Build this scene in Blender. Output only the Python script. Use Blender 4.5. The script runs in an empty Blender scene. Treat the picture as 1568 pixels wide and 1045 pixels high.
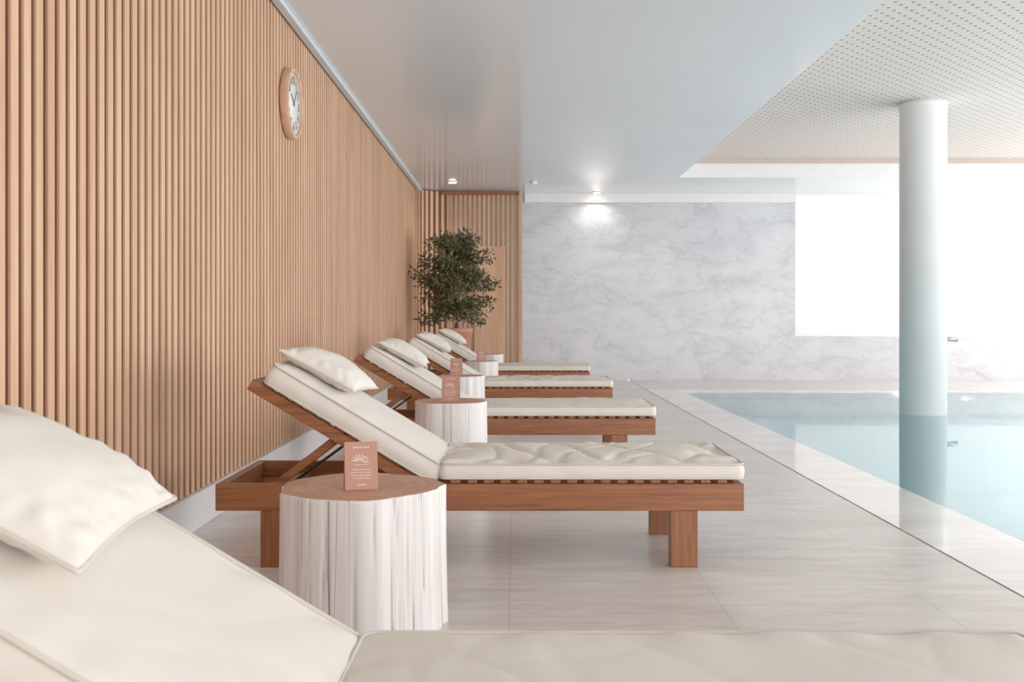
import bpy, bmesh, math, random
from mathutils import Vector, Matrix, noise, Euler
random.seed(7)
scene=bpy.context.scene
S2=1568.0; F=35/36*S2

def lin(c):
    return tuple(((v/255)/12.92 if v/255<=.04045 else ((v/255+.055)/1.055)**2.4) for v in c)+(1,)

# ---------------------------------------------------------------- materials
class N:
    def __init__(s,name):
        s.m=bpy.data.materials.new(name); s.m.use_nodes=True
        s.t=s.m.node_tree; s.b=s.t.nodes['Principled BSDF']; s.out=s.t.nodes['Material Output']
    def n(s,typ,**k):
        nd=s.t.nodes.new(typ)
        for a,v in k.items(): setattr(nd,a,v)
        return nd
    def l(s,a,b): s.t.links.new(a,b)
    def coord(s,scale=(1,1,1),loc=(0,0,0),rot=(0,0,0)):
        tc=s.n('ShaderNodeTexCoord'); mp=s.n('ShaderNodeMapping')
        mp.inputs['Scale'].default_value=scale; mp.inputs['Location'].default_value=loc; mp.inputs['Rotation'].default_value=rot
        s.l(tc.outputs['Object'],mp.inputs['Vector']); return mp.outputs[0]
    def noise(s,vec,scale,detail=4,rough=.5,dist=0):
        nd=s.n('ShaderNodeTexNoise'); nd.inputs['Scale'].default_value=scale; nd.inputs['Detail'].default_value=detail
        nd.inputs['Roughness'].default_value=rough; nd.inputs['Distortion'].default_value=dist
        s.l(vec,nd.inputs['Vector']); return nd.outputs['Fac']
    def ramp(s,fac,stops):
        r=s.n('ShaderNodeValToRGB'); e=r.color_ramp.elements
        while len(e)<len(stops): e.new(.5)
        for i,(p,c) in enumerate(stops): e[i].position=p; e[i].color=lin(c) if len(c)==3 else c
        s.l(fac,r.inputs[0]); return r.outputs[0]
    def mix(s,f,a,b,mode='MIX'):
        m=s.n('ShaderNodeMix',data_type='RGBA',blend_type=mode)
        if isinstance(f,(int,float)): m.inputs[0].default_value=f
        else: s.l(f,m.inputs[0])
        for i,v in ((6,a),(7,b)):
            if isinstance(v,tuple): m.inputs[i].default_value=lin(v) if len(v)==3 else v
            else: s.l(v,m.inputs[i])
        return m.outputs[2]
    def math(s,op,a,b=None):
        m=s.n('ShaderNodeMath',operation=op)
        for i,v in ((0,a),(1,b)):
            if v is None: continue
            if isinstance(v,(int,float)): m.inputs[i].default_value=v
            else: s.l(v,m.inputs[i])
        return m.outputs[0]
    def bump(s,h,strength=.3,dist=.01):
        b=s.n('ShaderNodeBump'); b.inputs['Strength'].default_value=strength; b.inputs['Distance'].default_value=dist
        s.l(h,b.inputs['Height']); s.l(b.outputs[0],s.b.inputs['Normal'])
    def base(s,c):
        if isinstance(c,tuple): s.b.inputs['Base Color'].default_value=lin(c) if len(c)==3 else c
        else: s.l(c,s.b.inputs['Base Color'])
    def rough(s,r): s.b.inputs['Roughness'].default_value=r
    def spec(s,r): s.b.inputs['Specular IOR Level'].default_value=r

def simple(name,c,r=.5,metal=0,spec=.5,nz=.04):
    m=N(name); v=m.coord()
    f=m.noise(v,6,3)
    dark=tuple(max(0,x*(1-nz*2)) for x in c)
    m.base(m.ramp(f,[(.3,dark),(.7,c)])); m.rough(r); m.b.inputs['Metallic'].default_value=metal; m.spec(spec)
    return m.m

def wood(name,c1,c2,axis,r=.45,fine=60,spec=.4):
    m=N(name); sc=[fine,fine,fine]; sc[axis]=fine*.04
    v=m.coord(tuple(sc)); f=m.noise(v,1,5,.6,.6)
    sc2=[6,6,6]; sc2[axis]=.5
    f2=m.noise(m.coord(tuple(sc2)),1,3,.5,.4)
    a=m.ramp(f,[(.3,c1),(.7,c2)])
    b=m.ramp(f2,[(.3,(225,215,208)),(.7,(255,255,255))])
    m.base(m.mix(1.0,a,b,'MULTIPLY')); m.rough(r); m.spec(spec); m.bump(f,.15,.002)
    return m.m

M={}
M['slat']=wood('oak_slat_wood',(210,162,127),(224,182,149),2,.5,50)
M['slatshade']=wood('oak_slat_gap_shade',(136,92,66),(152,106,78),2,.6,50)  # same oak, with the shade of the slat gaps painted into the colour
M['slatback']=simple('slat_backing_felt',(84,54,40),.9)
M['screenback']=simple('screen_painted_backlight',(248,236,220),.8,nz=.01)  # pale colour stands in for light showing through the open screen
M['teakx']=wood('teak_long_grain',(120,66,36),(164,101,60),0,.4,70)
M['teaky']=wood('teak_cross_grain',(118,66,36),(158,97,58),1,.4,70)
M['teakz']=wood('teak_leg_grain',(118,66,36),(162,101,62),2,.4,70)
M['dark']=simple('dark_metal',(40,32,30),.4,.6)
M['white']=simple('white_paint',(240,239,239),.45,nz=.01)
M['base']=simple('baseboard_white',(232,231,236),.25,nz=.01)
M['covetrim']=simple('cove_trim_pale_blue',(206,216,224),.4,nz=.01)
M['chrome']=simple('brushed_chrome',(150,152,156),.25,1)
M['terra']=simple('terracotta_planter',(200,134,106),.7)
M['soil']=simple('soil',(60,45,35),.9)
M['bark']=simple('bark',(84,62,46),.9)
M['alu']=simple('window_frame_white',(225,226,228),.4)
M['drain']=simple('drain_slot_dark',(80,76,74),.6)
M['ink']=simple('card_print',(236,214,204),.7)
M['clockink']=simple('clock_numerals_grey',(110,108,108),.6)
M['clockface']=simple('clock_face_white',(226,226,224),.5,nz=.01)
M['blushtrim']=simple('ceiling_edge_trim',(200,180,172),.6,nz=.01)

def fabric():
    m=N('cream_fabric'); v=m.coord()
    f=m.noise(v,3,3); m.base(m.ramp(f,[(.3,(220,213,204)),(.7,(227,221,212))])); m.rough(.75); m.spec(.15)
    g=m.noise(v,420,2); h=m.noise(v,7,3,.5,.4)
    a=m.math('MULTIPLY',g,.08); b=m.math('ADD',a,h); m.bump(b,.18,.008)
    return m.m
M['fabric']=fabric()
M['piping']=simple('piping_cream',(210,202,190),.7)

def floor_mat(name,rough,c_lo,c_hi,streak=1):
    m=N(name); tc=m.n('ShaderNodeTexCoord'); sep=m.n('ShaderNodeSeparateXYZ'); m.l(tc.outputs['Object'],sep.inputs[0])
    cx=m.n('ShaderNodeCombineXYZ'); m.l(m.math('ADD',sep.outputs[1],.25),cx.inputs[0]); m.l(m.math('ADD',sep.outputs[0],.02+.735*8),cx.inputs[1])
    br=m.n('ShaderNodeTexBrick'); m.l(cx.outputs[0],br.inputs['Vector'])
    br.inputs['Scale'].default_value=1; br.inputs['Brick Width'].default_value=1.47; br.inputs['Row Height'].default_value=.735
    br.inputs['Mortar Size'].default_value=.0022; br.inputs['Mortar Smooth'].default_value=.1; br.offset=.5
    br.inputs['Color1'].default_value=(.95,.95,.95,1); br.inputs['Color2'].default_value=(1,1,1,1); br.inputs['Mortar'].default_value=(.74,.72,.71,1)
    f=m.noise(m.coord((2.0,12,1),(0,0,0),(0,0,.06)),1.5,8,.7,.9); f2=m.noise(m.coord((.7,2.2,1)),1.4,4,.55,.8)
    a=m.ramp(f,[(.32,c_lo),(.47,tuple((x+y)/2+3 for x,y in zip(c_lo,c_hi))),(.62,c_hi)]); b=m.ramp(f2,[(.3,(234,231,229)),(.65,(255,255,255))])
    c=m.mix(1.0,a,b,'MULTIPLY'); m.base(m.mix(1.0,c,br.outputs['Color'],'MULTIPLY')); m.rough(rough)
    return m.m
M['floor']=floor_mat('marble_floor_tiles',.28,(200,191,186),(227,221,217))
M['coping']=floor_mat('wet_marble_coping',.06,(222,220,218),(236,234,232))

def marble():
    m=N('marble_wall_cladding'); v=m.coord((1,1,1),(0,0,0),(0,.6,0))
    d=m.noise(m.coord((1,1,2.0),(0,0,0),(0,.75,0)),.9,9,.66,.5)
    f=m.math('ABSOLUTE',m.math('SUBTRACT',d,.5))
    vein=m.ramp(f,[(0,(198,200,205)),(.006,(208,210,214)),(.022,(218,219,222)),(.12,(223,224,226))])
    d2=m.noise(m.coord((1,1,2.2),(3,1,2),(0,.85,0)),2.2,9,.72,.4)
    vein2=m.ramp(d2,[(.34,(231,233,237)),(.5,(248,248,250)),(.66,(255,255,255))])
    d3=m.noise(v,.7,3,.5,.3); cl=m.ramp(d3,[(.3,(240,241,243)),(.7,(255,255,255))])
    c=m.mix(1.0,m.mix(1.0,vein,vein2,'MULTIPLY'),cl,'MULTIPLY')
    tc=m.n('ShaderNodeTexCoord'); sep=m.n('ShaderNodeSeparateXYZ'); m.l(tc.outputs['Object'],sep.inputs[0])
    cx=m.n('ShaderNodeCombineXYZ'); m.l(m.math('ADD',sep.outputs[0],.5),cx.inputs[0]); m.l(sep.outputs[2],cx.inputs[1])
    br=m.n('ShaderNodeTexBrick'); m.l(cx.outputs[0],br.inputs['Vector']); br.offset=.5
    br.inputs['Scale'].default_value=1; br.inputs['Brick Width'].default_value=1.2; br.inputs['Row Height'].default_value=.71
    br.inputs['Mortar Size'].default_value=.003
    br.inputs['Color1'].default_value=(.94,.94,.95,1); br.inputs['Color2'].default_value=(1,1,1,1); br.inputs['Mortar'].default_value=(.88,.88,.9,1)
    m.base(m.mix(1.0,c,br.outputs['Color'],'MULTIPLY')); m.rough(.3)
    return m.m
M['marble']=marble()

def soffit():
    m=N('glossy_soffit'); f=m.noise(m.coord((.4,.4,.4)),1,2)
    m.base(m.ramp(f,[(.3,(226,233,239)),(.7,(232,238,243))])); m.rough(.14); m.spec(.6)
    w=m.n('ShaderNodeTexWave'); w.wave_type='BANDS'; w.bands_direction='Y'; w.inputs['Scale'].default_value=1.6; w.inputs['Distortion'].default_value=.0
    m.l(m.coord(),w.inputs['Vector']); m.bump(w.outputs['Fac'],.05,.002)
    return m.m
M['soffit']=soffit()
def perf():
    m=N('perforated_ceiling_board'); tc=m.n('ShaderNodeTexCoord')
    outs=[]
    for off in (0,.5):
        a=m.n('ShaderNodeVectorMath',operation='MULTIPLY_ADD'); m.l(tc.outputs['Object'],a.inputs[0]); a.inputs[1].default_value=(1/.13,1/.13,0); a.inputs[2].default_value=(off+100,off+100,0)
        fr=m.n('ShaderNodeVectorMath',operation='FRACTION'); m.l(a.outputs[0],fr.inputs[0])
        sb=m.n('ShaderNodeVectorMath',operation='SUBTRACT'); m.l(fr.outputs[0],sb.inputs[0]); sb.inputs[1].default_value=(.5,.5,0)
        ln=m.n('ShaderNodeVectorMath',operation='LENGTH'); m.l(sb.outputs[0],ln.inputs[0]); outs.append(ln.outputs['Value'])
    d=m.math('MINIMUM',outs[0],outs[1]); hole=m.math('LESS_THAN',d,.105)
    m.base(m.mix(hole,(226,213,205),(122,95,83))); m.rough(.7)
    return m.m
M['perf']=perf()
def pooltile():
    m=N('pool_mosaic'); br=m.n('ShaderNodeTexBrick'); m.l(m.coord(),br.inputs['Vector']); br.offset=0
    br.inputs['Scale'].default_value=1; br.inputs['Brick Width'].default_value=.3; br.inputs['Row Height'].default_value=.3; br.inputs['Mortar Size'].default_value=.003
    br.inputs['Color1'].default_value=lin((194,230,236)); br.inputs['Color2'].default_value=lin((200,234,239)); br.inputs['Mortar'].default_value=lin((210,237,240))
    m.base(br.outputs['Color']); m.rough(.5); return m.m
M['pool']=pooltile()
def water():
    m=N('pool_water'); t=m.t; t.nodes.remove(m.b)
    tr=m.n('ShaderNodeBsdfTransparent'); tr.inputs[0].default_value=(.87,.965,.985,1)
    gl=m.n('ShaderNodeBsdfGlossy'); gl.inputs['Roughness'].default_value=.02
    fr=m.n('ShaderNodeFresnel'); fr.inputs[0].default_value=1.33
    mx=m.n('ShaderNodeMixShader'); bp=m.n('ShaderNodeBump'); bp.inputs['Strength'].default_value=.04; bp.inputs['Distance'].default_value=.02
    m.l(m.noise(m.coord(),2.5,2),bp.inputs['Height']); m.l(bp.outputs[0],gl.inputs['Normal']); m.l(bp.outputs[0],fr.inputs['Normal'])
    m.l(fr.outputs[0],mx.inputs[0]); m.l(tr.outputs[0],mx.inputs[1]); m.l(gl.outputs[0],mx.inputs[2]); m.l(mx.outputs[0],m.out.inputs[0])
    return m.m
M['water']=water()
def glass():
    m=N('window_glass'); m.t.nodes.remove(m.b)
    tr=m.n('ShaderNodeBsdfTransparent'); gl=m.n('ShaderNodeBsdfGlossy'); gl.inputs['Roughness'].default_value=.0
    fr=m.n('ShaderNodeFresnel'); fr.inputs[0].default_value=1.2; mx=m.n('ShaderNodeMixShader')
    m.l(fr.outputs[0],mx.inputs[0]); m.l(tr.outputs[0],mx.inputs[1]); m.l(gl.outputs[0],mx.inputs[2]); m.l(mx.outputs[0],m.out.inputs[0]); return m.m
M['glass']=glass()
def blind():
    m=N('translucent_roller_blind'); m.t.nodes.remove(m.b)
    d=m.n('ShaderNodeBsdfDiffuse'); d.inputs[0].default_value=(.8,.8,.8,1)
    t=m.n('ShaderNodeBsdfTranslucent'); f=m.noise(m.coord((1,1,20)),3,2); m.l(m.ramp(f,[(.3,(226,225,223)),(.7,(232,231,229))]),t.inputs[0])
    mx=m.n('ShaderNodeMixShader'); mx.inputs[0].default_value=.07
    m.l(d.outputs[0],mx.inputs[1]); m.l(t.outputs[0],mx.inputs[2]); m.l(mx.outputs[0],m.out.inputs[0]); return m.m
M['blind']=blind()
def column_mat():
    m=N('column_mosaic'); f=m.noise(m.coord((1,1,1)),2,2)
    w=m.n('ShaderNodeTexWave'); w.wave_type='BANDS'; w.bands_direction='Z'; w.inputs['Scale'].default_value=8; m.l(m.coord(),w.inputs['Vector'])
    m.base(m.ramp(f,[(.3,(230,228,228)),(.7,(237,235,235))])); m.rough(.3); m.bump(w.outputs['Fac'],.08,.003); return m.m
M['column']=column_mat()
def emis(name,c,s):
    m=N(name); m.b.inputs['Emission Color'].default_value=lin(c); m.b.inputs['Emission Strength'].default_value=s; m.base(c); return m.m
M['lamp']=emis('downlight_lamp',(255,240,220),14)
M['poolfill']=emis('pool_fill_lens',(240,250,255),2)  # glowing lens of the added pool fill lights
def stump_side():
    m=N('whitewashed_bark'); v=m.coord((9,9,.12),(.3,.2,.5)); f=m.noise(v,1.0,3,.5,.1)
    crack=m.math('ABSOLUTE',m.math('SUBTRACT',f,.5))
    a=m.ramp(crack,[(0,(140,124,116)),(.0022,(180,168,162)),(.005,(222,217,215)),(.03,(230,227,226))])
    g=m.noise(m.coord((34,34,.9)),1,4,.6); b=m.ramp(g,[(.34,(237,234,233)),(.6,(255,255,255))])
    h=m.ramp(crack,[(0,(0,0,0)),(.010,(255,255,255))])
    m.base(m.mix(1.0,a,b,'MULTIPLY')); m.rough(.6); m.bump(m.math('ADD',h,m.math('MULTIPLY',g,.4)),.35,.006); return m.m
M['stump']=stump_side()
def stump_top():
    m=N('stump_end_grain'); w=m.n('ShaderNodeTexWave'); w.wave_type='RINGS'; w.rings_direction='Z'; w.inputs['Scale'].default_value=7; w.inputs['Distortion'].default_value=3; w.inputs['Detail'].default_value=3
    w.inputs['Detail Scale'].default_value=1.5
    m.l(m.coord(),w.inputs['Vector']); f=m.noise(m.coord(),7,4)
    a=m.ramp(w.outputs['Fac'],[(0,(184,134,106)),(1,(196,148,120))]); b=m.ramp(f,[(.3,(228,220,216)),(.7,(255,255,255))])
    m.base(m.mix(1.0,a,b,'MULTIPLY')); m.rough(.45); return m.m
M['stumptop']=stump_top()
M['card']=simple('card_terracotta',(186,134,114),.7,nz=.01)
def leaf():
    m=N('leaf_green'); f=m.noise(m.coord(),5,3); m.base(m.ramp(f,[(.3,(50,54,30)),(.52,(78,80,44)),(.7,(126,108,66))])); m.rough(.5); return m.m
M['leaf']=leaf()

# ---------------------------------------------------------------- mesh helpers
class MB:
    def __init__(s): s.v=[]; s.f=[]; s.mi=[]; s.mats=[]; s.sm=[]
    def mat(s,k):
        if k not in s.mats: s.mats.append(k)
        return s.mats.index(k)
    def add(s,vs,fs,k,smooth=False,mx=None):
        o=len(s.v)
        s.v+= [tuple(mx@Vector(p)) if mx else tuple(p) for p in vs]
        i=s.mat(k)
        for f in fs: s.f.append([o+a for a in f]); s.mi.append(i); s.sm.append(smooth)
    def box(s,x0,x1,y0,y1,z0,z1,k,mx=None):
        vs=[(x0,y0,z0),(x1,y0,z0),(x1,y1,z0),(x0,y1,z0),(x0,y0,z1),(x1,y0,z1),(x1,y1,z1),(x0,y1,z1)]
        fs=[(0,3,2,1),(4,5,6,7),(0,1,5,4),(1,2,6,5),(2,3,7,6),(3,0,4,7)]
        s.add(vs,fs,k,False,mx)
    def lathe(s,prof,k,seg=48,center=(0,0,0),axis='Z',smooth=True):
        vs=[];fs=[]
        for r,z in prof:
            for i in range(seg):
                a=2*math.pi*i/seg; p=(r*math.cos(a),r*math.sin(a),z)
                if axis=='X': p=(z,r*math.cos(a),r*math.sin(a))
                vs.append((p[0]+center[0],p[1]+center[1],p[2]+center[2]))
        n=len(prof)
        for j in range(n-1):
            for i in range(seg):
                fs.append((j*seg+i,j*seg+(i+1)%seg,(j+1)*seg+(i+1)%seg,(j+1)*seg+i))
        fs.append(tuple(reversed(range(seg)))); fs.append(tuple((n-1)*seg+i for i in range(seg)))
        s.add(vs,fs,k,smooth)
    def tube(s,pts,r,k,seg=8,closed=False,radii=None):
        pts=[Vector(p) for p in pts]; n=len(pts); vs=[];fs=[]
        up=None
        for i,p in enumerate(pts):
            a=pts[(i-1)%n] if (closed or i>0) else p; b=pts[(i+1)%n] if (closed or i<n-1) else p
            t=(b-a).normalized()
            if up is None: up=Vector((0,0,1)) if abs(t.z)<.9 else Vector((1,0,0))
            x=t.cross(up).normalized(); y=x.cross(t).normalized(); up=y
            rr=radii[i] if radii else r
            for j in range(seg):
                q=2*math.pi*j/seg; vs.append(p+x*rr*math.cos(q)+y*rr*math.sin(q))
        m=n if closed else n-1
        for i in range(m):
            for j in range(seg):
                fs.append((i*seg+j,i*seg+(j+1)%seg,((i+1)%n)*seg+(j+1)%seg,((i+1)%n)*seg+j))
        if not closed:
            fs.append(tuple(reversed(range(seg)))); fs.append(tuple((n-1)*seg+j for j in range(seg)))
        s.add(vs,fs,k,True)
    def mesh(s,name):
        me=bpy.data.meshes.new(name); me.from_pydata(s.v,[],s.f)
        for k in s.mats: me.materials.append(M[k])
        me.polygons.foreach_set('material_index',s.mi); me.polygons.foreach_set('use_smooth',s.sm)
        me.update(); bm=bmesh.new(); bm.from_mesh(me)
        bmesh.ops.recalc_face_normals(bm,faces=bm.faces); bm.to_mesh(me); bm.free()
        return me
    def obj(s,name,loc=(0,0,0),rot=(0,0,0),bevel=0,parent=None):
        return mkobj(name,s.mesh(name),loc,rot,bevel,parent)
def mkobj(name,me,loc=(0,0,0),rot=(0,0,0),bevel=0,parent=None):
    o=bpy.data.objects.new(name,me); scene.collection.objects.link(o); o.location=loc; o.rotation_euler=rot
    if bevel:
        b=o.modifiers.new('bevel','BEVEL'); b.width=bevel; b.segments=2; b.limit_method='ANGLE'; b.angle_limit=.6
    if parent: o.parent=parent
    return o
def empty(name,loc=(0,0,0),rot=(0,0,0)):
    o=bpy.data.objects.new(name,None); scene.collection.objects.link(o); o.location=loc; o.rotation_euler=rot; o.empty_display_size=.2; return o

# ---------------------------------------------------------------- room shell
XL=-1.60; XR=9.5; YN=-4.0; YB=16.0; ZS=3.0; ZP=3.27
PX0,PX1,PY0,PY1=2.27,8.7,-2.0,13.5
b=MB()
b.box(XL,1.812,YN,YB,-.12,0,'floor')
b.box(1.812,1.826,YN,PY1+.4,-.12,-.02,'drain')
b.box(1.826,XR,PY1+.4,YB,-.12,0,'floor')
b.obj('floor')
b=MB()
b.box(1.826,PX0,YN,PY1+.4,-.12,0,'coping')
b.box(PX0,PX1,PY1,PY1+.4,-.12,0,'coping')
b.box(PX1,XR,YN,PY1+.4,-.12,0,'coping')
b.box(PX0,PX1,YN,PY0,-.12,0,'coping')
b.obj('pool_coping')
b=MB()
b.box(PX0-.1,PX1+.1,PY0-.1,PY1+.1,-1.4,-1.3,'pool')
b.box(PX0-.1,PX0,PY0-.1,PY1+.1,-1.3,-.12,'pool'); b.box(PX1,PX1+.1,PY0-.1,PY1+.1,-1.3,-.12,'pool')
b.box(PX0,PX1,PY0-.1,PY0,-1.3,-.12,'pool'); b.box(PX0,PX1,PY1,PY1+.1,-1.3,-.12,'pool')
b.box(PX0,PX1,PY1-.35,PY1,-1.3,-.35,'pool')
b.obj('pool_basin')
b=MB(); b.add([(PX0,PY0,-.012),(PX1,PY0,-.012),(PX1,PY1,-.012),(PX0,PY1,-.012)],[(0,1,2,3)],'water'); b.obj('pool_water')
for yy in (1.0,4.5,8.0,11.5):  # invented underwater fill lights, added to brighten the pool
    e=empty('added_underwater_fill',(PX1-.001,yy,-.65))
    b=MB(); b.lathe([(.14,0),(.14,-.015),(.12,-.022)],'chrome',32,axis='X'); b.obj('ring',parent=e)
    b=MB(); b.lathe([(.115,-.0225),(.10,-.03),(.05,-.034)],'poolfill',32,axis='X'); b.obj('lens',parent=e)
    l=bpy.data.lights.new('pool_fill_spot','SPOT'); l.energy=90; l.spot_size=2.9; l.spot_blend=.6; l.shadow_soft_size=.1; l.color=(.98,.99,1)
    o=bpy.data.objects.new('beam',l); scene.collection.objects.link(o); o.parent=e; o.location=(-.06,0,0); o.rotation_euler=(0,math.radians(78),0)

b=MB(); b.box(XL-.15,XL,YN,YB,0,3.4,'slatback'); b.obj('wall_left')
WX=4.5; WZ=.70
b=MB()
b.box(XL,WX,YB,YB+.15,0,3.4,'marble'); b.box(WX,XR,YB,YB+.15,0,WZ,'marble'); b.box(WX,XR,YB,YB+.15,ZS,3.4,'white')
b.obj('wall_back')
b=MB(); b.box(.15,WX,YB-.05,YB,2.85,ZS,'white'); b.obj('trim_1',bevel=.004)
b=MB()
for x0,x1,z0,z1 in ((WX,WX+.03,WZ,ZS),(XR-.05,XR,WZ,ZS),(WX,XR,WZ,WZ+.02),(WX,XR,ZS-.03,ZS)):
    b.box(x0,x1,YB+.05,YB+.10,z0,z1,'alu')
b.add([(WX,YB+.03,WZ),(XR,YB+.03,WZ),(XR,YB+.03,ZS),(WX,YB+.03,ZS)],[(0,1,2,3)],'blind')
b.obj('window_1')
b=MB()
b.box(XR,XR+.15,YN,YB,0,.12,'white'); b.box(XR,XR+.15,YN,YB,3.1,3.4,'white'); b.box(XR,XR+.15,YB-.1,YB+.15,0,3.4,'white'); b.box(XR,XR+.15,YN-.15,YN+.2,0,3.4,'white')
b.obj('wall_right')
b=MB(); y=YN+.2
while y<YB-.1:
    b.box(XR+.04,XR+.1,y-.03,y+.03,.12,3.1,'alu'); y+=1.93
b.add([(XR+.07,YN+.2,.12),(XR+.07,YB-.1,.12),(XR+.07,YB-.1,3.1),(XR+.07,YN+.2,3.1)],[(0,1,2,3)],'glass')
b.obj('window_2')
FX=.2
b=MB(); b.box(XL-.15,FX,YN-.15,YN,0,3.4,'white'); b.box(FX,XR,YN-.15,YN,0,.1,'white'); b.box(FX,XR,YN-.15,YN,2.9,3.4,'white'); b.obj('wall_front')
b=MB(); x=FX
while x<XR+.1:
    b.box(x-.03,x+.03,YN-.1,YN-.04,.1,2.9,'alu'); x+=1.86
b.add([(FX,YN-.07,.1),(XR,YN-.07,.1),(XR,YN-.07,2.9),(FX,YN-.07,2.9)],[(0,1,2,3)],'glass')
b.obj('window_3')
SX=2.33; SY=14.2
b=MB()
b.box(XL,SX,YN,YB,ZS,3.4,'soffit'); b.box(SX,XR,SY,YB,ZS,3.4,'soffit')
b.box(SX,XR,YN,SY,ZP,3.4,'perf')
b.obj('ceiling')
b=MB(); b.box(SX,XR,SY-.02,SY-.001,ZS,ZP-.07,'white'); b.box(SX,XR,SY-.05,SY-.001,ZP-.07,ZP-.001,'blushtrim'); b.obj('trim_2')
b=MB(); b.box(-1.515,-1.455,YN,15.55,2.968,2.999,'covetrim'); b.obj('trim_3',bevel=.008)

# ---------------------------------------------------------------- slat cladding
XF=-1.525; D=.035; pitch=.080; w=.046; R=.45; YC=15.6-R
b=MB()
y=YN+.05
while y<YC:
    b.box(XF-.008,XF,y,y+w,.172,2.99,'slat'); b.box(XF-D,XF-.008,y+.0005,y+w-.0005,.172,2.99,'slatshade'); y+=pitch  # face and front edge plain oak, rear part in painted gap shade
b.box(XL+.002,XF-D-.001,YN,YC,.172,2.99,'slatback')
b.obj('wood_slat_cladding')
b=MB()
na=int(R*math.pi/2/pitch)
for i in range(na+1):
    a=math.pi/2*i/na
    mx=Matrix.Translation((XF+R,YC+.03,0))@Matrix.Rotation(-a,4,'Z')@Matrix.Translation((-R,0,0))
    b.box(-D,0,0,w,.2,2.985,'slat',mx)
x=XF+R+.05
while x<.05:
    b.box(x,x+.036,15.62,15.62+D,.2,2.93,'slat'); x+=.074
b.box(XF+.36,.1,15.59,15.65,2.93,2.985,'teakx')
b.box(.06,.11,15.56,15.66,.2,2.985,'slat')
b.box(XF+.1,.1,15.70,15.72,.2,2.985,'screenback')
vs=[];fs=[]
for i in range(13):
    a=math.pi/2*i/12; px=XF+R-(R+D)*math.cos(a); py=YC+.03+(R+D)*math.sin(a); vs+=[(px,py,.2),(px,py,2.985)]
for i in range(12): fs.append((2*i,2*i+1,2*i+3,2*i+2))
b.add(vs,fs,'slatshade')
b.box(-.64,-.15,15.60,15.618,.2,2.12,'slat')
b.obj('slatted_wood_screen')
b=MB(); b.box(XL+.001,-1.5,YN,15.1,0,.17,'base'); b.obj('baseboard_left',bevel=.004)
b=MB(); b.box(-1.5,.1,15.6,15.66,0,.2,'base'); b.obj('baseboard_back',bevel=.004)

# ---------------------------------------------------------------- column
b=MB(); b.lathe([(.235,-1.299),(.235,3.2),(.243,3.205),(.243,3.269)],'column',96)
b.obj('round_column',(4.30,10.5,0))

# ---------------------------------------------------------------- ceiling fittings
def downlight(x,y,en):
    e=empty('ceiling_downlight',(x,y,ZS))
    b=MB(); b.lathe([(.05,-.001),(.075,-.001),(.075,-.012),(.05,-.016),(.042,-.004)],'white',32); b.obj('bezel',parent=e)
    b=MB(); b.lathe([(.055,-.018),(.04,-.022),(.02,-.024)],'lamp',24); b.obj('lamp_disc',parent=e)
    l=bpy.data.lights.new('downlight_beam','SPOT'); l.energy=en; l.spot_size=2.6; l.spot_blend=.8; l.shadow_soft_size=.05; l.color=(1,.95,.88)
    o=bpy.data.objects.new('beam',l); scene.collection.objects.link(o); o.parent=e; o.location=(0,0,-.05)
downlight(-.92,14.6,10); downlight(1.29,15.78,9)
b=MB(); b.lathe([(.055,-.001),(.055,-.02),(.04,-.035),(.015,-.045)],'white',32); b.obj('smoke_detector',(.27,14.6,ZS))

# ---------------------------------------------------------------- wall clock
ck=empty('wall_clock',(-1.524,6.65,2.43))
b=MB()
b.lathe([(.20,.004),(.232,.004),(.235,.01),(.235,.055),(.23,.06),(.212,.06),(.208,.055),(.208,.022)],'slat',64,axis='X'); b.obj('rim',parent=ck)
b=MB(); b.lathe([(.207,.02),(.207,.042)],'clockface',64,axis='X'); b.obj('dial',parent=ck)
for h in range(12):
    a=h*math.pi/6
    cu=bpy.data.curves.new('numeral','FONT'); cu.body=str(h if h else 12); cu.size=.072; cu.align_x='CENTER'; cu.align_y='CENTER'; cu.extrude=.0008; cu.offset=.001
    o=bpy.data.objects.new('numeral_%d'%(h or 12),cu); scene.collection.objects.link(o); o.parent=ck
    o.location=(.044,.155*math.sin(a),.155*math.cos(a)); o.rotation_euler=(math.pi/2,0,math.pi/2); cu.materials.append(M['clockink'])
b=MB()
for ang,L,wd in ((math.radians(-55),.095,.006),(math.radians(40),.14,.0045)):
    mx=Matrix.Rotation(-ang,4,'X'); b.box(.046,.048,-wd,wd,-.02,L,'clockink',mx)
b.lathe([(.01,.043),(.01,.050)],'clockink',16,axis='X'); b.obj('hands',parent=ck)

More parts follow.
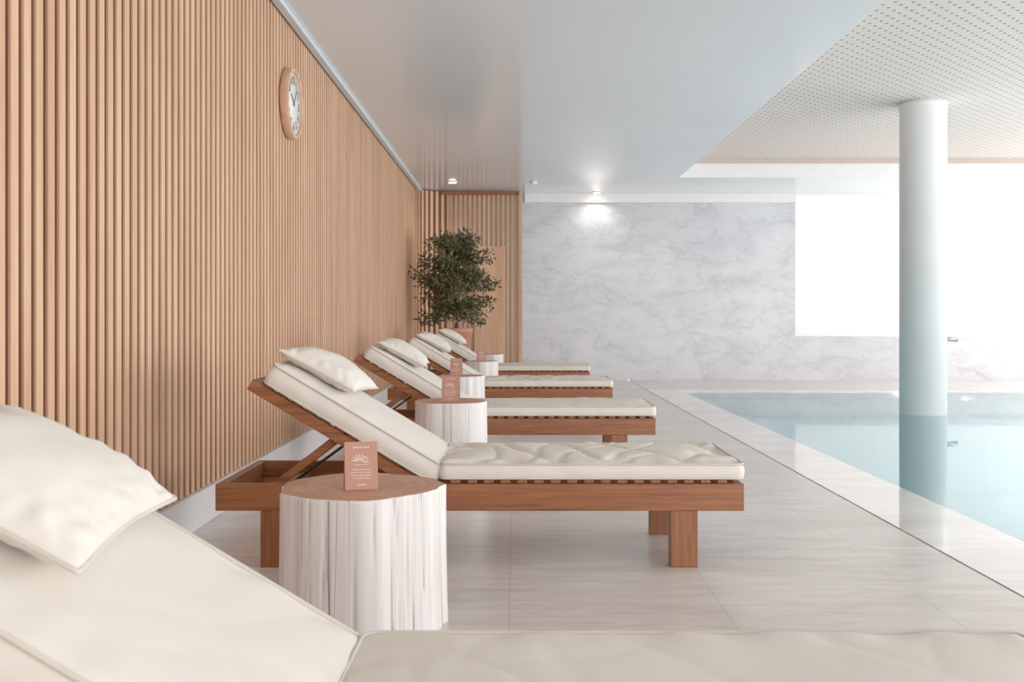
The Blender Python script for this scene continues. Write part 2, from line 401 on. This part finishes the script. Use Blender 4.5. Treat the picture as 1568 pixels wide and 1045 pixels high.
# ---------------------------------------------------------------- cushions
def perim(L,W,r,n):
    pts=[]
    for cx,cy,a0 in ((L/2-r,W/2-r,0),(-L/2+r,W/2-r,90),(-L/2+r,-W/2+r,180),(L/2-r,-W/2+r,270)):
        for i in range(7):
            a=math.radians(a0+90*i/6); pts.append((cx+r*math.cos(a),cy+r*math.sin(a)))
    out=[]
    for i,p in enumerate(pts):
        q=pts[(i+1)%len(pts)]; d=math.hypot(q[0]-p[0],q[1]-p[1]); k=max(1,int(d/.016))
        for j in range(k): out.append((p[0]+(q[0]-p[0])*j/k,p[1]+(q[1]-p[1])*j/k))
    return out
def fz(x,y,L,W,dome,amp,seed,fold):
    u=min(1,abs(2*x/L)); v=min(1,abs(2*y/W))
    base=dome*(1-u**8)*(1-v**4)
    ex=L/2-abs(x); ey=W/2-abs(y); e=max(0,min(ex,ey))
    fall=min(1,e/.02)
    pk_y=math.exp(-max(0,ey)/.07)*noise.noise(Vector((x*12+seed,.5*(1 if y>0 else -1)+y*2,seed)))
    pk_x=math.exp(-max(0,ex)/.07)*noise.noise(Vector((x*2+seed,y*12,seed+4)))
    def ridge(n,k):
        q=max(0,1-abs(n)*k); return q*q
    n1=noise.noise(Vector((x*4.2+seed+y*2.4,y*1.8,seed))); n2=noise.noise(Vector((x*4.6-y*2.8+seed*2,y*2.2+x,seed+7)))
    rd=(ridge(n1,5.5)+.7*ridge(n2,6.5))*fold
    return base+fall*amp*(1.5*pk_y+1.3*pk_x-.6*rd*(1-v**8)+.6*noise.noise(Vector((x*3.0,y*3.5,seed+9))))
def cushion_mesh(name,L,W,T,dome,amp,seed,fold):
    b=MB(); r=.03; P=perim(L,W,r,0); n=len(P); vs=[]; fs=[]
    rings=26
    def inset(x,y,t):
        mx=max(-(L/2-W/2),min(L/2-W/2,x)) if L>W else 0
        return (x+(mx-x)*t, y+(0-y)*t)
    def build(top):
        rs=[]
        for j in range(rings+1):
            t=(j/rings)**1.2
            s=len(vs); rs.append(s)
            for (x,y) in P:
                X,Y=inset(x,y,t)
                z=(T/2+fz(X,Y,L,W,dome,amp,seed,fold)) if top else (-T/2)
                vs.append((X,Y,z))
        for j in range(rings):
            for i in range(n): fs.append((rs[j]+i,rs[j]+(i+1)%n,rs[j+1]+(i+1)%n,rs[j+1]+i))
        return rs[0]
    a=build(True)
    prev=a
    for k in range(1,6):
        q=k/6; bul=.010*math.sin(math.pi*q); s=len(vs)
        for (x,y) in P:
            nx,ny=(x/(L/2))**9,(y/(W/2))**9; ln=math.hypot(nx,ny) or 1
            wv=.004*noise.noise(Vector((x*12,y*12,seed+k*.3)))
            vs.append((x+nx/ln*(bul+wv),y+ny/ln*(bul+wv),T/2-T*q))
        for i in range(n): fs.append((prev+i,s+i,s+(i+1)%n,prev+(i+1)%n))
        prev=s
    c=build(False)
    for i in range(n): fs.append((prev+i,c+i,c+(i+1)%n,prev+(i+1)%n))
    b.add(vs,fs,'fabric',True)
    b.tube([(x*(1+.004/L),y*(1+.004/W),T/2+.001) for x,y in P],.0045,'piping',8,True)
    b.tube([(x*(1+.004/L),y*(1+.004/W),-T/2+.004) for x,y in P],.0045,'piping',8,True)
    me=b.mesh(name)
    bm=bmesh.new(); bm.from_mesh(me); bmesh.ops.remove_doubles(bm,verts=bm.verts,dist=.0003); bmesh.ops.recalc_face_normals(bm,faces=bm.faces); bm.to_mesh(me); bm.free()
    return me
def pillow_mesh(name,L,W,T,seed):
    b=MB(); n=60; vs=[]; fs=[]
    def pos(u,v,sg):
        pin=.10
        x=L/2*u*(1-pin*(1-v*v)*abs(u)**2); y=W/2*v*(1-pin*.8*(1-u*u)*abs(v)**2)
        c=(abs(u)*abs(v))**6; x*=1-.02*c; y*=1-.02*c
        h=(max(0,(1-u**2))**.55)*(max(0,(1-v**2))**.55)
        e=min(1-abs(u),1-abs(v))
        wr=.009*noise.noise(Vector((u*1.8+seed,v*1.8,sg)))*min(1,e*4)+.014*math.exp(-e*4)*noise.noise(Vector((u*6+seed,v*6,sg)))*min(1,e*9)
        z=sg*(T/2*h*(1 if sg>0 else .7))+wr
        return (x,y,z)
    for sg in (1,-1):
        o=len(vs)
        for i in range(n+1):
            for j in range(n+1):
                u=math.sin(math.pi/2*(2*i/n-1)); v=math.sin(math.pi/2*(2*j/n-1)); vs.append(pos(u,v,sg))
        for i in range(n):
            for j in range(n):
                q=(o+i*(n+1)+j,o+(i+1)*(n+1)+j,o+(i+1)*(n+1)+j+1,o+i*(n+1)+j+1); fs.append(q if sg>0 else q[::-1])
    b.add(vs,fs,'fabric',True)
    g=lambda i,j: vs[i*(n+1)+j]
    loop=[g(i,0) for i in range(n)]+[g(n,j) for j in range(n)]+[g(n-i,n) for i in range(n)]+[g(0,n-j) for j in range(n)]
    loop2=[];
    for p in loop:
        if not loop2 or (Vector(p)-Vector(loop2[-1])).length>.004: loop2.append(p)
    b.tube(loop2,.0045,'piping',8,True)
    me=b.mesh(name)
    bm=bmesh.new(); bm.from_mesh(me); bmesh.ops.remove_doubles(bm,verts=bm.verts,dist=.0002); bmesh.ops.recalc_face_normals(bm,faces=bm.faces); bm.to_mesh(me); bm.free()
    return me

# ---------------------------------------------------------------- sun lounger
HX,HZ,ANG=-.36,.345,math.radians(31)
def bk(t,n):
    return (HX-t*math.cos(ANG)+n*math.sin(ANG), HZ+t*math.sin(ANG)+n*math.cos(ANG))
b=MB()
WD=.67
for y0 in (0,WD-.035): b.box(-1.20,.916,y0,y0+.035,.227,.335,'teakx')
b.box(-1.20,-1.165,.035,WD-.035,.227,.335,'teaky'); b.box(.88,.916,.035,WD-.035,.227,.335,'teaky')
for x0,x1 in ((-1.02,-.91),(.621,.731)):
    for y0 in (0.002,WD-.062): b.box(x0,x1,y0,y0+.06,0,.227,'teakz')
b.box(-.98,-.94,.035,WD-.035,.255,.30,'teaky'); b.box(-.42,-.37,.035,WD-.035,.25,.32,'teaky')
for y0 in (.035,WD-.06): b.box(-1.165,.88,y0,y0+.025,.232,.262,'teakx')
x=-.26
while x<.86: b.box(x,x+.040,.006,WD-.006,.3355,.351,'teaky'); x+=.0668
frame_me=b.mesh('lounger_frame')
b=MB()
mx=Matrix.Translation((HX,0,HZ))@Matrix.Rotation(ANG,4,'Y')@Matrix.Scale(-1,4,(1,0,0))
for y0 in (.038,WD-.073): b.box(0,.81,y0,y0+.035,-.058,-.012,'teakx',mx)
b.box(.775,.81,.073,WD-.073,-.058,-.012,'teaky',mx); b.box(0,.035,.073,WD-.073,-.058,-.012,'teaky',mx)
t=.05
while t<.78: b.box(t,t+.046,.045,WD-.045,-.012,0,'teaky',mx); t+=.0668
p0=bk(.40,-.05); p1=(-1.0,.30)
for y0 in (.09,WD-.115):
    d=Vector((p1[0]-p0[0],0,p1[1]-p0[1])); L=d.length; a=math.atan2(-d.z,d.x)
    m2=Matrix.Translation((p0[0],y0,p0[1]))@Matrix.Rotation(a,4,'Y')
    b.box(-.01,L,0,.025,-.016,.016,'teakx',m2)
b.tube([(-.995,.07,.31),(-.995,WD-.07,.31)],.008,'dark'); 
for y0 in (.125,WD-.13): b.tube([(bk(.40,-.045)[0]+.06,y0,bk(.40,-.045)[1]-.01),(-.93,y0,.31)],.006,'dark')
b.tube([(bk(.40,-.05)[0],.05,bk(.40,-.05)[1]),(bk(.40,-.05)[0],WD-.05,bk(.40,-.05)[1])],.007,'dark')
back_me=b.mesh('lounger_backrest')
SL=1.215
seat_mes=[cushion_mesh('seat_cushion_mesh',SL,.655,.060,.020,a,s,f) for s,a,f in ((1.3,.010,.4),(5.1,.023,1))]
BL=.80
backc_mes=[cushion_mesh('back_cushion_mesh',BL,.62,.082,.020,.009,s,.35) for s in (2.2,8.4)]
pil=[pillow_mesh('pillow_mesh',.37,.47,.14,s) for s in (0.4,3.3)]
def lounger(x,y,k,pt=.60,prot=0):
    e=empty('sun_lounger',(x,y,0))
    mkobj('frame',frame_me,bevel=.004,parent=e); mkobj('backrest',back_me,bevel=.003,parent=e)
    mkobj('seat_cushion',seat_mes[k%2],(-.30+SL/2,WD/2,.352+.030),parent=e)
    c=bk(BL/2-.035,.042)
    mkobj('back_cushion',backc_mes[k%2],(c[0],WD/2,c[1]),(0,ANG,0),parent=e)
    c=bk(pt,.083+.020+.036)
    o=mkobj('pillow',pil[k%2],(x+c[0],y+WD/2+.01,c[1]),(0,0,0))
    o.rotation_euler=(Matrix.Rotation(ANG+math.radians(-3),4,'Y')@Matrix.Rotation(prot,4,'Z')).to_euler()
    return e
YS=[1.19,3.98,6.56,9.35,12.2]
lounger(.02,YS[0],0,.565,math.radians(4)); lounger(0,YS[1],1,.60,math.radians(-5)); lounger(0.01,YS[2],0,.57,math.radians(3)); lounger(0,YS[3],1,.58,0.05); lounger(0,YS[4],0,.58,-.04)

# ---------------------------------------------------------------- stump tables
def stump(x,y,R,H,seed,card=True,crot=0,cx=0,cy=0):
    e=empty('tree_stump_side_table',(x,y,0))
    b=MB(); seg=300; vs=[];fs=[]
    def rad(a,z):
        q=Vector((math.cos(a)*1.3+seed,math.sin(a)*1.3,z*.15))
        f=noise.noise(q)*.10+noise.noise(Vector((math.cos(a)*5+seed,math.sin(a)*5,z*.3)))*.03
        n=9; ph=(a*n/(2*math.pi)+seed)%1-.5; f+=-.018+.07*ph*ph*1.2
        cr=abs(noise.noise(Vector((math.cos(a)*6+seed*2,math.sin(a)*6,z*.25))))
        if cr<.018: f-=.03*(1-cr/.018)
        return R*(1+f+.03*(1-z/H)**2)
    zs=[0,.01]+[H*i/14 for i in range(1,14)]+[H-.012,H-.004,H]
    for k,z in enumerate(zs):
        dr=-.004 if z>=H-.003 else 0
        for i in range(seg):
            a=2*math.pi*i/seg; r=rad(a,z)+dr; vs.append((r*math.cos(a),r*math.sin(a),z))
    for k in range(len(zs)-1):
        for i in range(seg): fs.append((k*seg+i,k*seg+(i+1)%seg,(k+1)*seg+(i+1)%seg,(k+1)*seg+i))
    fs.append(tuple(reversed(range(seg))))
    b.add(vs,fs,'stump',True); b.obj('trunk',parent=e)
    b=MB(); vs=[(0,0,H+.001)];fs=[]
    for q,fr in enumerate((.33,.66,.97,1.0)):
        for i in range(seg):
            a=2*math.pi*i/seg; r=(rad(a,H)-.004)*fr; vs.append((r*math.cos(a),r*math.sin(a),H+(.001 if fr<1 else -.001)))
    for i in range(seg): fs.append((0,1+i,1+(i+1)%seg))
    for q in range(3):
        for i in range(seg): fs.append((1+q*seg+i,1+(q+1)*seg+i,1+(q+1)*seg+(i+1)%seg,1+q*seg+(i+1)%seg))
    b.add(vs,fs,'stumptop',True); b.obj('table_top',parent=e)
    if card:
        ce=empty('table_tent_card',(x+cx,y+cy,H+.0025),(0,0,crot))
        W,Hc=.104,.152; th=math.radians(13)
        b=MB()
        for sg in (-1,1):
            m2=Matrix.Translation((0,sg*Hc*math.sin(th),0))@Matrix.Rotation(sg*th,4,'X')
            b.box(-W/2,W/2,-.0006,.0006,0,Hc,'card',m2)
        b.obj('folded_card',parent=ce)
        b=MB(); m2=Matrix.Translation((0,-Hc*math.sin(th),0))@Matrix.Rotation(-th,4,'X')
        def r(x0,x1,z0,z1): b.box(x0,x1,-.0014,-.0008,z0,z1,'ink',m2)
        xx=-.026
        for k in range(9):
            r(xx,xx+.0035,.131,.137); xx+=.006
        for k in range(7):
            a=math.radians(-75+25*k); m3=m2@Matrix.Translation((-.006,0,.088))@Matrix.Rotation(a,4,'Y'); b.box(-.0016,.0016,-.0014,-.0008,.006,.026,'ink',m3)
        r(.008,.024,.085,.088); r(.010,.022,.092,.095); r(.012,.020,.099,.102); r(-.022,.024,.078,.0795)
        for k,wd in enumerate((.030,.034,.033,.026)):
            z=.062-k*.009; xx=-wd
            while xx<wd:
                l=.004+.006*random.random(); r(xx,min(xx+l,wd),z,z+.0028); xx+=l+.002
        r(-.014,.014,.014,.0168)
        b.obj('printed_text',parent=ce)
stump(-.505,3.25,.272,.452,.7,True,math.radians(14),.01,-.06)
stump(-.38,5.90,.222,.508,3.1,True,math.radians(-3),0,-.03)
stump(-.48,8.62,.212,.50,5.7,True,.0,-.03,0)
stump(-.39,11.4,.19,.505,8.2,True,.1,.0,0)
stump(-.34,13.7,.17,.50,9.9,False)

# ---------------------------------------------------------------- potted tree
pt=empty('potted_tree',(-.84,14.1,0))
b=MB(); b.lathe([(.15,0),(.155,.01),(.225,.78),(.24,.785),(.242,.85),(.236,.856),(.215,.856),(.212,.82)],'terra',56); b.obj('planter',parent=pt)
b=MB(); b.lathe([(.20,.795),(.211,.80),(.211,.815)],'soil',32); b.obj('soil',parent=pt)
b=MB(); tips=[]
b.tube([(0,0,.80),(.015,.01,1.0),(-.01,.0,1.3),(.01,.01,1.6),(0,0,2.08)],.02,'bark',8,radii=[.024,.021,.017,.012,.006])
rr=random.Random(33)
for k in range(74):
    z0=.98+1.1*(k/74)+.06*rr.random(); a=k*2.399+rr.random()*.9
    zz=(z0-.98)/1.15
    reach=(.11+.40*math.sin(math.pi*min(1,.22+.70*zz))**.8)*rr.uniform(.55,1.18)
    if zz>.8: reach*=.8
    p0=Vector((0,0,z0-.06)); p2=Vector((math.cos(a)*reach,math.sin(a)*reach,z0+rr.uniform(-.10,.16)))
    p1=(p0+p2)/2+Vector((0,0,.04)); b.tube([p0,p1,p2],.006,'bark',5,radii=[.009,.006,.003])
    for q in (.45,.72,.9,1.0): tips.append(p0.lerp(p1,q*2) if q<.5 else p1.lerp(p2,(q-.5)*2))
b.obj('trunk_and_branches',parent=pt)
b=MB()
for tp in tips:
    for k in range(27):
        d=Vector((rr.gauss(0,1),rr.gauss(0,1),rr.gauss(0,1)))
        p=tp+d*.036; ax=d.normalized(); L=rr.uniform(.04,.07); wv=L*.28
        side=ax.cross(Vector((rr.random()-.5,rr.random()-.5,rr.random()-.5))).normalized(); up=ax.cross(side)
        b.add([p,p+ax*L*.45+side*wv+up*.003,p+ax*L,p+ax*L*.45-side*wv+up*.003],[(0,1,2,3)],'leaf')
me=b.mesh('foliage'); mkobj('foliage',me,parent=pt)

# ---------------------------------------------------------------- pool spout
b=MB()
b.lathe([(.07,0),(.07,.015),(.03,.02)],'chrome',24)
b.tube([(0,0,.01),(0,0,.4),(.0,0,.58),(.05,0,.68),(.15,0,.71),(.28,0,.70)],.028,'chrome',12)
b.obj('pool_water_spout',(5.78,13.65,.0))

# ---------------------------------------------------------------- light
wd=bpy.data.worlds.new('overcast_sky'); scene.world=wd; wd.use_nodes=True
bg=wd.node_tree.nodes['Background']; bg.inputs[0].default_value=(1.0,.975,.955,1); bg.inputs[1].default_value=3.4
def portal(loc,rot,sx,sy):
    l=bpy.data.lights.new('window_portal','AREA'); l.shape='RECTANGLE'; l.size=sx; l.size_y=sy; l.cycles.is_portal=True
    o=bpy.data.objects.new('window_portal',l); scene.collection.objects.link(o); o.location=loc; o.rotation_euler=rot
portal((XR+.13,(YN+YB)/2,1.6),(0,math.pi/2,0),2.95,YB-YN)
portal(((FX+XR)/2,YN-.13,1.5),(math.pi/2,0,0),XR-FX,2.8)
portal(((WX+XR)/2,YB+.13,1.85),(-math.pi/2,0,0),XR-WX,2.3)

# ---------------------------------------------------------------- camera
cam=bpy.data.cameras.new('camera'); co=bpy.data.objects.new('camera',cam); scene.collection.objects.link(co)
co.location=(0,0,1.0); co.rotation_euler=(math.pi/2,0,0); cam.lens=35; cam.sensor_width=36
cam.shift_x=-5/S2; cam.shift_y=-35.5/S2; cam.clip_start=.05
cam.dof.use_dof=True; cam.dof.focus_distance=4.3; cam.dof.aperture_fstop=7.0
scene.camera=co
scene.view_settings.view_transform='Standard'; scene.view_settings.exposure=.62; scene.view_settings.gamma=1.22
